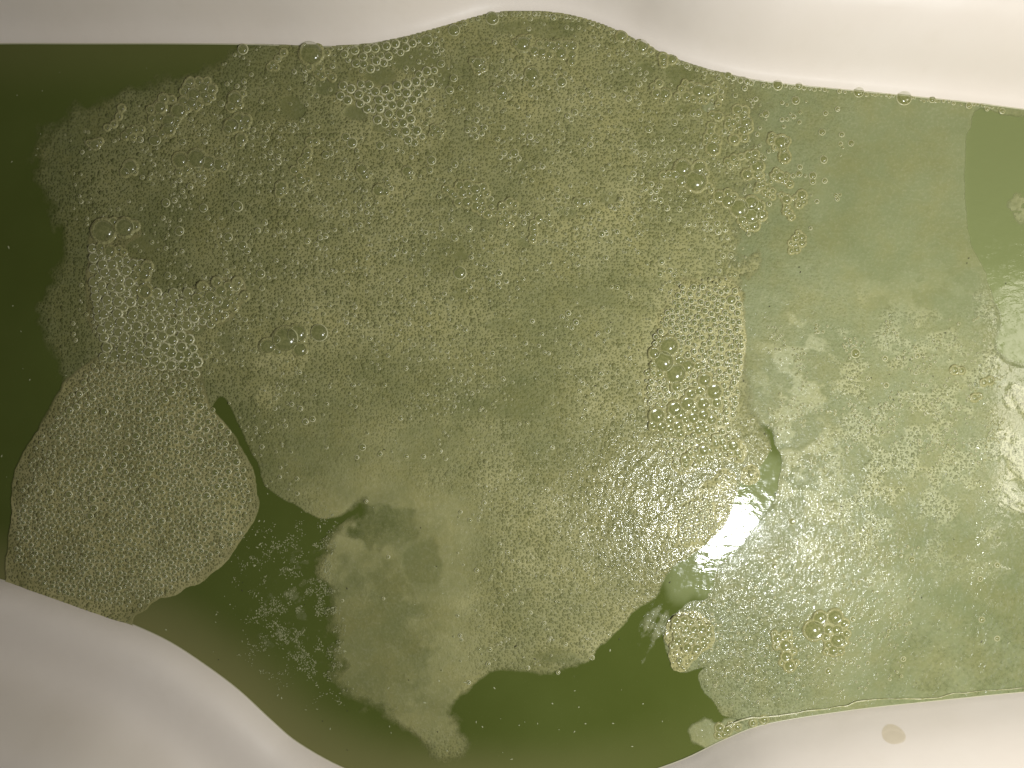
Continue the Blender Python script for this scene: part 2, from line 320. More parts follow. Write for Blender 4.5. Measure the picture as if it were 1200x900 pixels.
A_MAIN, A_RAFT, A_FILM = smo(A_MAIN), smo(A_RAFT), smo(A_FILM)
PATCH = [(smo(p), h, l) for p, h, l in PATCH]
def f_main(x, y):
    k_ = 1+3.2*sst(830, 870, x)*sst(420, 340, y); wx, wy = warp(x, y, 5*k_, 34, 3); sd, so = sdist(wx, wy, A_MAIN)
    sd = sd+np.clip(so-3, 0, 22)*1.7*(fbm(x, y, 15, 14, 5)-.5)
    a = sst(-1, 1, sd/so); te, _ = sdist(x, y, TUB)
    thin = np.clip(ell(x, y, THIN), 0, 1); thk = ell(x, y, THICK)
    f = fbm(x, y, 90, 8); f2 = fbm(x+y*.6, y*1.8-x*.3, 46, 9)
    th = np.clip(.52+thk*.8+(f-.5)*.95+(f2-.5)*.5-thin*.8-.45*sst(130, 70, x)-.20*sst(520, 180, x)*sst(430, 280, y)-.3*sst(60, 10, sd)*sst(400, 250, x), .05, 1)
    ce = np.clip(.85+(f-.5)*.7-thin*1.1-.75*sst(60, 0, np.hypot(np.maximum(0, np.abs(x-470)-60), np.maximum(0, np.abs(y-720)-110)))-.45*sst(830, 960, x+90*(fbm(x, y, 60, 12)-.5))-.55*sst(130, 0, np.hypot((x-430)*.7, y-560)), .0, 1)
    edge = np.clip(sd/6, 0, 1)
    z = .8+1.0*edge*th+1.3*(fbm(x, y, 24, 21, 4)-.5)*edge-.7*thin
    wet = sst(140, 20, np.hypot((x-805)*.8, y-592))*.75+.05
    a = a*(1-.35*thin)*(.8+.2*sst(20, 60, sd))
    return a, th, ce, wet, z, te
def f_raft(x, y):
    wx, wy = warp(x, y, 4, 22, 33); sd, so = sdist(wx, wy, A_RAFT); a = sst(-1, 1, sd/so); te, _ = sdist(x, y, TUB)
    th = np.clip(.6+1.3*(fbm(x, y, 40, 36)-.5)+.25*sst(0, 30, sd)-.35*sst(140, 60, np.hypot(x-160, y-330)), .1, 1)
    ce = sst(-1, 5, sd)
    z = 1.4+2.8*sst(-2, 40, sd)+2.4*(fbm(x, y, 20, 38, 3)-.5)*sst(0, 20, sd)
    return a, th, ce, x*0+.1, z, te
def f_film(x, y):
    wx, wy = warp(x, y, 2.5, 16, 43); sd, so = sdist(wx, wy, A_FILM); a = sst(-1, 1, sd/so); te, _ = sdist(x, y, TUB)
    smooth = sst(1.25, .8, np.hypot((x-1075)/105, (y-240)/115)+.3*(fbm(x, y, 40, 44)-.5))
    curd = fbm(x+.4*y, y*1.3-.3*x, 26, 46, 5); band = sst(60, 260, y-200+0*x)*sst(760, 560, y)
    patchy = sst(.50, .60, curd)*band*sst(860, 930, x)
    th = np.clip(.38+.75*patchy+.6*(fbm(x, y, 70, 47)-.5)-.2*smooth-.3*sst(1000, 1200, x)*sst(560, 700, y), .02, 1)
    ce = np.clip(.24+.75*patchy*sst(950, 1000, x)+.4*sst(130, 60, np.hypot(x-850, y-790))-.9*smooth-.35*sst(620, 720, y)*sst(950, 1050, x), 0, 1)
    wet = np.clip(.5*sst(190, 30, np.hypot((x-890)*.8, y-655))+.10*sst(250, 400, y)+.75*sst(1120, 1185, x), 0, 1)*(1-smooth)
    wrk = fbm((x+y)*.5, (y-x)*1.1, 13, 48, 4)
    z = .4+1.0*sst(0, 5, sd)*(1-.5*smooth)+wet*.9*(wrk-.5)+.8*(fbm(x, y, 18, 49, 3)-.5)*(1-.8*smooth)+.5*patchy
    return a*np.clip(.9-.1*smooth-.22*sst(600, 760, y)*sst(930, 1100, x), 0, 1), th, ce, wet, z, te
def build_foam(name, fn, box, st, mat, lift=0.0):
    gx, gy = grid(*box, st); a, th, ce, wet, z, te = fn(gx, gy)
    me = sheet(name, gx, gy, (np.maximum(z, .4)+lift)*U*.7, (a > .12) & (te > -1.2), [mat], {'cover': a, 'thick': th, 'cells': ce, 'wet': wet, 'ripple': 1-.9*sst(1150, 1182, gx)})
    return link(name, me)
o = build_foam('foam_sheet', f_main, (20, 5, 1020, 900), 1.7, M_FOAM, .6)
tag(o, 'wide olive foam sheet dotted with tiny bubbles covering the middle of the bath', 'foam')
o = build_foam('foam_raft', f_raft, (0, 250, 310, 740), 1.7, M_RAFT, 1.3)
tag(o, 'coarse bubbly foam raft against the lower left side of the tub', 'foam')
o = build_foam('milky_film', f_film, (850-80, 80, 1420, 870), 1.7, M_FILM, -.3)
tag(o, 'pale wrinkled milky film right of the crack with the white glint', 'foam')
for poly, hh, lab in PATCH:
    def f_p(x, y, poly=poly, hh=hh):
        wx, wy = warp(x, y, 4.5, 16, 61); sd, so = sdist(wx, wy, poly); a = sst(-1, 1, sd/so); te, _ = sdist(x, y, TUB)
        return a, np.clip(1.0+.3*(fbm(x, y, 20, 62)-.5), 0, 1), sst(-1, 3, sd), x*0+.55, 1.3+hh*.8*sst(-1, 9, sd), te
    xs = [p[0] for p in poly]; ys = [p[1] for p in poly]
    o = build_foam('froth_patch', f_p, (min(xs)-8, min(ys)-8, max(xs)+8, max(ys)+8), 1.4, M_FOAM, .6)
    tag(o, lab, 'foam', 'raised froth patches')
# flecks and smears nobody could count on the dark water
def f_wisp(x, y):
    te, _ = sdist(x, y, TUB); fx = fbm(x, y, 40, 71, 5)
    q1 = fbm(x+10*fbm(x, y, 12, 72), y+10*fbm(x, y, 12, 73), 9, 70, 4); n1 = q1*.6+.4*fbm(x, y, 5, 74, 2)
    reg = sst(1.1, .3, np.hypot((x-340)/78, (y-715)/125)+.9*(fx-.5))
    reg = np.maximum(reg, .75*sst(1, .3, np.hypot((x-440)/80, (y-640)/60)+.5*(fx-.5)))
    reg = np.maximum(reg, .55*sst(1, .3, np.hypot((x-290)/60, (y-640)/40)+.5*(fx-.5)))
    a = reg*sst(.46, .66, n1)*.42
    st = fbm((x+.5*y)*1.0, y*.25-x*.05, 9, 75, 4)
    b = sst(1, .4, np.hypot((x-765-(y-740)*-.25)/30, (y-745)/75)+.6*(fx-.5))*sst(.40, .70, st*.6+.4*q1)*.62
    b = np.maximum(b, sst(1, .6, np.hypot((x-840)/44, (y-862)/24)+.9*(fbm(x, y, 20, 79)-.5))*.8)
    b = np.maximum(b, sst(.3, 1, .9-np.hypot((x-660)/60, (y-792)/14)+.9*(fx-.5))*sst(.4, .6, n1)*.6)
    b = np.maximum(b, sst(1, .6, np.hypot((x-1196)/22, (y-243)/26)+.7*(fx-.5))*.7*sst(.35, .5, n1))
    a = np.maximum(a, b)
    return a, np.clip(.4+.8*(fx-.5), 0, 1), x*0+.05, x*0+.3, x*0+.7, te
o = build_foam('foam_wisps', f_wisp, (225, 560, 900, 905), 1.8, M_WISP, -.25); o['kind'] = 'stuff'
o = build_foam('foam_wisps', f_wisp, (1165, 205, 1240, 280), 1.8, M_WISP, -.25); o['kind'] = 'stuff'
def hz(x, y):
    """top of whatever floats at a pixel, in metres"""
    x = np.asarray(x, float); y = np.asarray(y, float); z = x*0
    for fn, lift in ((f_main, .6), (f_raft, 1.3), (f_film, -.3)):
        a, _, _, _, q, _ = fn(x, y); z = np.maximum(z, np.where(a > .3, (np.maximum(q, .4)+lift)*U*.7, 0))
    for poly, hh, _ in PATCH:
        sd, _ = sdist(x, y, poly); z = np.maximum(z, np.where(sd > -1, (1.6+hh*sst(-1, 6, sd)+.6)*U*.7, 0))
    return z
# ---------------------------------------------------------------- bubbles
def template(seg, rings, rim, flat=.60, skirt=.0):
    """unit bubble: thin dome, raised foam rim, green floor"""
    V = []; F = []; M = []
    def ring(r, z):
        b = len(V)
        for j in range(seg):
            t = 2*math.pi*j/seg; V.append((r*math.cos(t), r*math.sin(t), z))
        return b
    def band(a, b, m):
        for j in range(seg): k = (j+1) % seg; F.append((a+j, a+k, b+k, b+j)); M.append(m)
    # dome
    prev = ring(1.0, .02)
    for i in range(1, rings):
        t = math.pi/2*i/rings; b = ring(math.cos(t), math.sin(t)*flat); band(prev, b, 0); prev = b
    b = ring(.04, flat); band(prev, b, 0); 
    for j in range(1, seg-2, 2): F.append((b, b+j, b+j+1, b+j+2)); M.append(0)
    # rim
    a = ring(1+rim*1.1, -.10); b = ring(1+rim*.5, rim*.45); c2 = ring(1-rim*.35, rim*.15); band(a, b, 1); band(b, c2, 1)
    # floor
    d = ring(.5, .0); band(c2, d, 2); e = ring(.03, -.02); band(d, e, 2)
    return np.array(V), np.array(F), np.array(M)
TS = template(8, 3, .24); TM = template(16, 5, .15); TL = template(28, 8, .09)
def bmesh_of(name, t): return mesh_np(name, t[0], t[1], BM, t[2])
ME = {'s': bmesh_of('bubble_small', TS), 'm': bmesh_of('bubble_medium', TM), 'l': bmesh_of('bubble_large', TL)}
rnd = random.Random(4)
def bubble(x, y, r, z, parent=None, org=(0, 0, 0)):
    o = bpy.data.objects.new('bubble', ME['s' if r < 3.2 else 'm' if r < 6.5 else 'l']); COL.objects.link(o)
    o.parent = parent; o.location = (X(x)-org[0], Y(y)-org[1], z-org[2]); s = r*U*.93
    o.scale = (s*rnd.uniform(.93, 1.08), s*rnd.uniform(.93, 1.08), s*rnd.uniform(.85, 1.1)); o.rotation_euler = (0, 0, rnd.uniform(0, 6.28))
    return o
CL = [
('coarse froth cluster at the top tip of the lower left foam raft', [(123,271,14),(147,267,11),(159,265,5),(134,260,4),(130,295,6),(119,290,4),(140,292,3),(146,296,3)]),
('short bubble cluster on the right shoulder below the top tip of the left raft', [(174,313,6),(170,322,6.5),(163,316,4),(171,342,8),(159,325,4)]),
('pointed arm of bubbles reaching right from the left foam raft', [(279,331,5),(288,347,4.5),(255,331,5),(260,341,6),(265,357,6),(275,361,4),(253,374,4),(260,372,4),(238,336,5),(232,350,5),(248,348,6),(270,345,4),(245,362,4),(278,350,3),(236,362,4),(268,335,3.5)]),
('left half of the long double bubble cluster at the upper left', [(188,126,7),(210,130,9),(198,142,7.5),(198,152,7),(208,141,3.5),(205,147,3.5),(192,116,5),(177,129,4),(187,138,5),(179,140,4),(190,157,4),(202,117,4)]),
('right half of the long double bubble cluster at the upper left', [(228,111,8),(239,103,6.5),(248,105,6),(225,121,6),(240,112,5),(233,123,4),(220,103,5),(223,97,5),(233,96,4),(243,96,4),(243,118,4),(216,108,4),(220,127,4),(230,127,3),(215,119,5),(249,114,3)]),
('bubble pair with tiny beads right of the long double cluster', [(276,116,8),(271,126,5),(285,110,3),(281,123,3.5)]),
('tight knot of five bubbles below the bubble pair, right of the long cluster', [(272,148,9),(280,140,7),(289,141,5.5),(282,149,5),(267,153,5),(289,149,2.5)]),
('row of four pale bubbles with small beads below it, upper left', [(212,188,9),(231,186,11),(245,191,8),(257,193,7),(265,192,3),(219,199,4),(210,202,3.5),(250,199,3),(233,198,3),(263,198,3)]),
('three bubbles, one large with two beads, left of the row of four', [(153,196,8),(147,202,5),(158,202,3)]),
('arc of small bubbles at the far upper left edge of the foam', [(147,160,4),(152,155,4),(159,152,4),(166,152,3.5),(157,161,3),(112,170,5.5),(118,166,3),(105,168,2.5),(140,137,3),(143,127,3.5),(134,146,3),(126,150,3)]),
('cluster of big dark domes on a yellowish froth bed, left of centre', [(335,398,15),(349,391,11),(352,410,8),(314,406,9),(324,398,5),(326,412,4)]),
('broad bubble chain under the top edge, beginning with a large dome', [(613,52,9),(626,60,5),(635,62,5),(647,55,5),(657,63,7),(670,55,6),(670,65,5),(663,53,4),(654,52,3.5),(641,53,4),(604,51,3.5),(620,45,3),(670,73,4),(632,52,3),(643,65,3.5)]),
('large dome with a small bubble hanging below it near the top middle', [(624,88,9),(623,99,4.5),(633,97,3),(617,94,2.5)]),
('dome with a string of beads under it, below left of the tallest top bubble', [(588,107,7),(591,115,3.5),(585,115,3),(597,112,2.5),(578,106,3)]),
('three bubbles near the top, left of the broad chain', [(560,75,7),(560,83,4),(566,80,4),(553,72,3),(566,72,3)]),
('bubbles lined up on the tub wall right of the top bulge', [(728,43,6),(752,55,8),(762,60,3.5),(777,68,5),(777,75,4),(787,70,5),(745,57,3)]),
('bubble pair below the row on the tub wall, upper right', [(779,111,6.5),(769,110,5),(777,119,3),(772,98,4),(765,102,3)]),
('froth island with two tall bubbles side by side, upper right', [(818,107,8),(829,108,7),(804,113,4.5),(812,116,4),(819,118,3),(798,105,3.5),(809,101,4),(836,107,4),(844,114,3),(841,122,2.5),(793,113,3),(837,100,3),(802,98,3),(826,118,3)]),
('hooked chain of bubbles curling down on the upper right film', [(864,129,5.5),(872,130,5),(871,136,5),(874,144,6.5),(871,153,5.5),(872,162,4),(860,164,5.5),(877,151,4),(859,144,4),(853,146,4),(865,148,3.5),(853,140,3),(841,137,5),(834,135,3.5),(856,152,3),(864,141,3)]),
('narrow upright string of bubbles ending in a large one, upper right', [(835,174,8),(832,155,4),(833,148,4),(828,161,3.5),(837,161,4),(827,167,3),(841,167,2.5)]),
('loose froth of small bubbles with a large one at its right edge', [(887,195,7.5),(877,183,5),(884,181,4.5),(882,189,4),(875,205,6),(886,205,4),(891,206,3),(859,186,4),(852,190,3.5),(863,191,3),(855,195,3),(868,184,3),(889,203,2.5)]),
('large bubble stacked over a smaller one on the right film', [(915,167,8.5),(903,165,3.5),(904,160,3.5),(922,165,3.5),(918,176,4),(919,184,6.5),(908,173,2.5)]),
('wide double dome with a chain of beads to its left, upper right', [(815,212,13),(800,197,10),(819,197,8),(798,212,6.5),(791,206,5),(784,205,4),(777,206,4),(833,223,3),(830,218,3),(826,203,4)]),
('diagonal bubble chain ending in two big domes, right of the double dome', [(842,230,6),(853,236,7.5),(866,244,11),(881,252,9.5),(880,238,8),(888,242,7),(892,252,6),(869,258,5),(883,264,6.5),(852,226,4),(871,264,3),(875,267,3),(877,261,3),(860,230,3)]),
('three bubbles stepping down to the right on the film', [(913,207,5.5),(906,206,3),(919,211,3.5),(925,216,3.5),(909,201,3),(921,206,2.5)]),
('small tight froth above the diagonal chain end', [(893,217,3.5),(899,220,3),(905,224,3),(889,218,3.5),(901,228,3),(896,225,3),(893,211,2.5),(886,223,2.5),(905,231,2.5)]),
('angled pair of short bubble strings right of the diagonal chain', [(921,234,5),(939,229,5.5),(941,236,3.5),(936,240,3.5),(921,242,3),(924,249,3.5),(927,254,3.5),(920,247,3),(915,229,2.5),(932,232,2.5)]),
('upright oval knot of bubbles on bare film below the short strings', [(932,280,4),(939,278,4),(939,285,4),(933,292,4),(932,287,3),(927,294,3),(926,285,2.5),(935,273,2.5)]),
('pebbly disc of equal bubbles in the upper middle', [(539,218,5),(548,217,5),(557,222,6),(566,220,5),(542,227,5),(549,226,4),(562,228,4.5),(570,227,3.5),(537,237,4.5),(547,237,6),(557,232,5),(564,237,4.5),(558,242,5.5),(529,226,4),(523,222,4),(533,230,4),(571,251,4.5),(563,248,3),(567,244,3),(580,250,3)]),
('small curved bubble group right of the pebbly disc', [(589,242,4),(597,237,4),(603,240,3.5),(592,249,3),(595,253,3),(590,257,4),(587,262,3),(593,263,3.5),(600,262,3),(585,250,3)]),
('open hook of bubbles round a thin spot, right of the curved group', [(632,256,4.5),(625,262,3.5),(638,259,3),(644,262,3),(625,268,4),(626,274,3.5),(624,280,4)]),
('stack of three big domes at the head of the ragged froth tongue', [(783,406,11),(777,423.5,12),(791,438,12),(805,429,7),(817,429,4),(766,414,6),(772,438,4),(796,423,5),(797,411,3),(772,399.5,3),(765,428,3),(765,437,3)]),
('arched crowd of glinting bubbles in the ragged froth tongue', [(825,445,7),(836,459,9),(839,472,6),(833,492,5.5),(809,462,6),(805,473,8),(823,473,7),(790,479,8),(796,485,7),(784,492,4.5),(784.5,502,4.5),(794,499,6),(796,508,5),(811.5,489.5,6),(823.5,486,6),(821,497,5),(818,504,5),(827,503,4),(819,458,5),(792,453,6),(789,508,3),(779,508,3),(813,480,4),(803,492,4),(807,502,4)]),
('three bubbles at the left side of the arched crowd', [(769.5,487,9),(765,498.5,4.5),(775,500,6)]),
('bubbles on the right hook of the ragged froth tongue', [(858,522,6),(838,519.5,4),(845.5,518,4),(849,524.5,4),(863,530,4),(856,531,3),(866,535,2.5),(843,512,3),(837,512.5,3),(838,512,3)]),
('few bubbles at the lower lobe of the ragged froth tongue', [(824,527,6),(803,538,5),(803,544,4),(817,535,3),(823,536,3),(818,539,3),(831,528,3),(808,531,3)]),
('large cluster with a ring of thin walled domes near the lower right', [(953.5,738,12),(960.5,724,8),(978,723,9),(970,737,5.5),(980,738,6),(981.5,750,9),(976,762,6),(988.5,730,5),(991.5,742,4),(970,755,4),(984,762,4),(967.5,746.5,4),(968,763,3),(990,752,3)]),
('upright chain of four bubbles left of the ringed cluster', [(910,748,5),(919,744,4),(924,742,3),(920,756,6.5),(921,769,6),(925,780,6.5),(929,763,3),(909,757,3),(932.5,776,2.5),(907,742,2.5),(916,776,2.5),(925.5,749,2.5)]),
('bubbles packed on the round froth patch at the lower end of the crack', [(792,727,4.5),(801,726,4.5),(809.5,728.5,3.5),(822,736,5),(830.5,742,4),(813,737,4.5),(804,735,3.5),(796.5,734,3),(794,750,5),(803,748,3.5),(810,750,3.5),(824,748,4),(830,735,3.5),(805,758,5),(816,759,5.5),(824,755,3.5),(788,756,3),(806.5,741,3.5),(815,744,3),(801,741,3),(792,743,3),(790,734,2.5),(817,750,3),(819,729,3),(829,750,3)]),
('four bubbles close to the lower tub edge under the film', [(843,853,5),(852,856,5),(848.5,861,3.5),(841.5,861,3.5),(864,852,3.5),(856,849,3)]),
('twin bubbles near the tub edge, right of the four', [(895,843,4),(882,847,3.5)]),
('two bubbles with a bright rim on the speckled right film', [(1118,433.5,4.5),(1125.5,434,3.5)]),
('bubble pair just left of the pale right margin', [(1159,446,4),(1152,448,3.5)]),
('slanted pair of bubbles at the lower right of the speckled film', [(1141.5,466,4),(1147,464,2.5)]),
('wall bubble with a trail of small ones running down, top left', [(365,63,14),(375,80,4),(377,89,4.5),(371.5,86,3.5),(389.5,91,4),(383,62,3),(363,80,3),(384,86,3)]),
('thin string of beads slanting down from the top edge', [(317,79,3.5),(323,79,3.5),(320,75,3),(326,69,3),(332.5,62,3.5)]),
('bubble pair with beads right of the upper left string', [(424.5,199,6.5),(428,206,5),(434,203,2.5)]),
('long bent string of bubbles in the upper left foam', [(359.5,184,4.5),(361,178,4),(363,166,4),(370,166,3.5),(354,189.5,4),(345.5,200,4.5),(352,207,4),(354,213,5),(361,211,3.5),(356,196,3)]),
('two touching bubbles below the bent string', [(330,219,6),(328,226,4.5),(334,225,2.5)]),
('large bubble with a side bead on the open olive foam', [(444,224,6.5),(452,225,4),(455,216,3)]),
('two bubbles joined top to bottom, left of the pebbly disc', [(478,201,6),(480,208,3.5),(483,203,2.5)]),
('froth knot of small bubbles above the pebbly disc', [(512,153,5),(506,158,3),(515,160,3),(508,150,3),(518,154,3),(462.5,157,5),(469,160,3)]),
('dome with an attached bubble below the upper left cluster', [(283,163,6),(281,170,3.5)]),
('two bubbles leaning together in the centre right foam', [(683,237,5),(676,237,4.5),(690,236,3)]),
]
LONE = {
'clear dome bubble sitting alone on the top waterline against the tub wall': ('bubbles on the waterline', [(577,22,8),(532,36,7),(500,48,7),(911,100,6),(853,89,4),(936,101,4),(1006,108,6.5),(1059,115,9),(1092,117,4),(190*0+285,58,6)]),
'small lone clear bubble on the olive foam of the bath': ('lone bubbles on the olive foam', [(204,377,5),(197,323,4),(211,271,5),(239,244,5),(279,242,6),(268,278,5),(285,288,5),(290,294,4),(306,321,5),(195,238,5),(182,165,6.5),(260,122,3.5),(312,163,4),(215,167,3.5),(374.5,390,10.5),(539,320,7.5),(550,268,4),(425,524,4),(712,387,3.5),(694,621,4),(672,617,3),(683,634,3),(527,106,4.5),(532,92,4.5),(658,97,6),(760,152,4),(789,175,4),(413,168,5.5),(406,161,4.5),(446,171,4.5),(453,211,3.5),(486,168,4),(506,188.5,5),(504,200,3.5),(382,182,4.5),(388,180,3.5),(533,193,4),(603,180,5),(533,279,4),(790,144,4),(803,153,3.5),(812,133,4),(818,133,4),(856,352,5.5),(517,75,4.5),(470,134,5.5),(851,398,4.5),(817,609,3.5),(811,611,3),(202,459,5),(879,557,3.5),(853,560,3),(318,197,3.5),(550,267,3),(591,180,3),(608,186,3),(597,184,3),(653,222,3),(739,256,3)]),
'small lone clear bubble on the milky film at the right': ('lone bubbles on the milky film', [(932,118,5),(897,134,4),(963,155,4),(965,187,4.5),(937,196,3),(936,204,3.5),(952,206,4),(952,213,3.5),(966,212,3),(847,300,3),(856,300,3),(832,268,3),(997,168,3.5),(986,158,3),(967,133,3),(1002,414,5),(1074.5,417,3),(1072,408,2.5),(1036.5,420,3),(1038,451.5,3),(1017,444,2.5),(928,611,4),(907,663,3.5),(970,786,4),(999,725,3),(796,773,3.5),(1168,662,3),(1148,678,3),(1150,726,3.5),(1168,748,3),(1058,772,3),(1068,656,3.5)]),
}
cells = {}
def occ(x, y, r): cells.setdefault((int(x//16), int(y//16)), []).append((x, y, r))
def free(x, y, r, k=1.0):
    cx, cy = int(x//16), int(y//16)
    for i in (-1, 0, 1):
        for j in (-1, 0, 1):
            for (a, b, c) in cells.get((cx+i, cy+j), ()):
                if (x-a)**2+(y-b)**2 < ((r+c)*k)**2: return False
    return True
allb = [b for _, l in CL for b in l]+[b for _, l in LONE.values() for b in l]
zz = dict(zip([(b[0], b[1]) for b in allb], hz([b[0] for b in allb], [b[1] for b in allb])))
for lab, lst in CL:
    mx = sum(b[0] for b in lst)/len(lst); my = sum(b[1] for b in lst)/len(lst); zb = max(zz[(b[0], b[1])] for b in lst)
    org = (X(mx), Y(my), zb)
    e = bpy.data.objects.new('bubble_cluster', None); COL.objects.link(e); e.location = org; e.empty_display_size = .01
    tag(e, lab, 'bubble cluster', 'bubble clusters on the foam')
    bx0, by0, bx1, by1 = min(b[0]-b[2] for b in lst)-7, min(b[1]-b[2] for b in lst)-7, max(b[0]+b[2] for b in lst)+7, max(b[1]+b[2] for b in lst)+7
    qx, qy = grid(bx0, by0, bx1, by1, 1.15); fld = qx*0-9; ins = qx*0
    for (x, y, r) in lst:
        dd = np.hypot(qx-x, qy-y); fld = np.maximum(fld, (r+2.6-dd)); ins = np.maximum(ins, sst(r*.98, r*.7, dd))
    fld = fld+1.2*(fbm(qx, qy, 7, 55, 2)-.5)
    bz = zb+(.00012+.0009*sst(0, 3.2, fld)-.0011*ins-.0016*sst(.5, -.8, fld))
    mb_ = sheet('froth_bed', qx, qy, bz, fld > -.6, [M_FOAM], {'cover': sst(-.6, 1.0, fld)*.9, 'thick': qx*0+.75, 'cells': qx*0+.5, 'wet': qx*0+.4, 'ripple': qx*0+1})
    co_ = np.empty(len(mb_.vertices)*3, np.float32); mb_.vertices.foreach_get('co', co_); mb_.vertices.foreach_set('co', (co_.reshape(-1, 3)-np.array(org, np.float32)).ravel())
    link('froth_bed', mb_, e)
    for (x, y, r) in lst:
        bubble(x, y, r, zb*.4+zz[(x, y)]*.6+.00030+rnd.uniform(0, .0002), e, org); occ(x, y, r)
LAND = [('the top tip of the left raft',135,275),('the pointed arm of the left raft',262,352),('the big domes left of centre',338,400),('the long double cluster at upper left',212,125),
 ('the row of four pale bubbles',232,188),('the bent string in the upper left foam',358,192),('the pebbly disc of bubbles',550,230),('the broad chain under the top edge',640,58),
 ('the wide double dome at upper right',808,205),('the diagonal chain with two domes',868,246),('the hooked chain at upper right',868,145),('the stacked film bubbles at right',917,173),
 ('the oval knot on bare film',933,284),('the three stacked domes of the froth tongue',784,422),('the white glint in the crack',855,610),('the round patch at the crack end',808,750),
 ('the ringed cluster at lower right',970,740),('the pair on the speckled film',1120,433),('the wall bubble at top left',365,63),('the top bulge of the tub wall',640,16)]
ORD = ['nearest', 'second nearest', 'third nearest', 'fourth nearest', 'fifth nearest', 'sixth nearest', 'seventh nearest', 'eighth nearest', 'ninth nearest']+[str(k)+'th nearest' for k in range(10, 40)]
rows = {}
for lab, (grp, lst) in LONE.items():
    for b in lst:
        nm, lx, ly = min(LAND, key=lambda l: math.hypot(l[1]-b[0], l[2]-b[1])); dx, dy = b[0]-lx, b[1]-ly
        side = ('right of' if dx > 0 else 'left of') if abs(dx) > abs(dy) else ('below' if dy > 0 else 'above')
        rows.setdefault((nm, side), []).append((math.hypot(dx, dy), b, grp))
for (nm, side), lst in rows.items():
    for k, (_, (x, y, r), grp) in enumerate(sorted(lst)):
        o = bubble(x, y, r, zz[(x, y)]+.00030); occ(x, y, r)
        size = 'large' if r > 6 else 'small' if r > 3.2 else 'tiny'
        tag(o, f"{size} lone bubble {side} {nm}" if len(lst) == 1 else f"{size} lone bubble {side} {nm}, {ORD[k]}", 'bubble', grp)
# small bubbles beyond counting: packed by region
R = random.Random(11)
def inpoly(x, y, poly):
    ins = False; n_ = len(poly)
    for i in range(n_):
        ax, ay = poly[i][0], poly[i][1]; bx, by = poly[(i+1) % n_][0], poly[(i+1) % n_][1]
        if (ay > y) != (by > y) and x < (bx-ax)*(y-ay)/(by-ay)+ax: ins = not ins
    return ins
def scatter(poly, tries, rmin, rmax, pw=2.0, k=1.05, mask=None):
    xs = [p[0] for p in poly]; ys = [p[1] for p in poly]; out = []
    rs = sorted([rmin+(rmax-rmin)*R.random()**pw for _ in range(tries)], reverse=True)
    for r in rs:
        x = R.uniform(min(xs), max(xs)); y = R.uniform(min(ys), max(ys))
        if not inpoly(x, y, poly): continue
        if mask is not None and R.random() > mask(x, y): continue
        if free(x, y, r, k): out.append((x, y, r)); occ(x, y, r)
    return out
def merged(name, lst, **tags):
    if not lst: return
    A = np.array(lst); z = hz(A[:, 0], A[:, 1])+.0002+np.random.RandomState(3).rand(len(A))*.0003; te, _ = sdist(A[:, 0], A[:, 1], TUB)
    ok = te > A[:, 2]*.2; A = A[ok]; z = z[ok]; tv, tf, tm = TS; k = len(tv)
    s = (A[:, 2]*U*.93)[:, None]
    V = np.stack([X(A[:, 0])[:, None]+tv[None, :, 0]*s, Y(A[:, 1])[:, None]+tv[None, :, 1]*s, z[:, None]+tv[None, :, 2]*s], -1).reshape(-1, 3)
    F = (tf[None]+(np.arange(len(A))*k)[:, None, None]).reshape(-1, 4)
    o = link(name, mesh_np(name, V, F, BM, np.tile(tm, len(A)))); tag(o, kind='stuff', **tags)
lump = lambda x, y: float(sst(.42, .62, fbm(np.array(x), np.array(y), 26, 91, 3)))
pebble1 = [(402,62),(440,55),(480,44),(500,44),(455,72),(438,84),(412,78)]
pebble2 = [(398,100),(425,98),(446,104),(470,96),(500,80),(514,78),(512,96),(500,110),(482,122),(486,150),(500,158),(485,166),(460,162),(440,140),(420,120),(400,120)]
raft_core = [(108,300),(180,300),(186,345),(285,330),(262,376),(232,388),(240,470),(280,530),(296,585),(280,630),(220,680),(160,712),(60,690),(20,660),(22,600),(40,530),(75,470),(120,420),(106,370)]
tongue = [(800,335),(864,338),(870,400),(862,480),(852,508),(868,535),(848,534),(824,545),(795,552),(782,530),(765,500),(756,440),(768,390)]
whole = [(p[0], p[1]) for p in A_MAIN]
main_mask = lambda x, y: (1 if x > 260 else float(sst(15, 60, sdist(np.array(x), np.array(y), A_MAIN)[0])))*(.10+.9*lump(x, y))*(1.0 if y < 480 else .35)*(1-.9*min(1, max(0, (x-860)/30)))*(1 if not (350 < x < 530 and y > 540) else .08)
sm = []
sm += scatter(pebble1, 900, 2.6, 5, 1.2, .93)+scatter(pebble2, 2600, 2.4, 5.2, 1.2, .93)
merged('pebble_froth', sm)
rb = scatter([(106,290),(186,310),(190,345),(285,330),(262,376),(232,388),(240,440),(120,420)], 5200, 1.5, 6.0, 2.2, .76)
rb += scatter([(130,400),(235,400),(262,480),(290,560),(200,620),(60,600),(60,500)], 900, 2.0, 4.2, 2.2, 1.12, lambda x, y: float(sst(.42, .6, fbm(np.array(x), np.array(y), 34, 92, 3))))
rb += scatter(raft_core, 19000, .85, 2.5, 1.7, 1.12, lambda x, y: .35+.65*float(sst(.4, .6, fbm(np.array(x), np.array(y), 30, 93, 3))))
rb = [b for b in rb if inpoly(b[0], b[1], A_RAFT)]
merged('raft_bubbles', rb)
merged('tongue_bubbles', scatter(tongue, 4200, 1.6, 3.4, 1.4, 1.05)+scatter([(792,590),(832,584),(840,620),(800,638)], 500, 1.3, 2.4, 1.4, 1.05))
mb = []
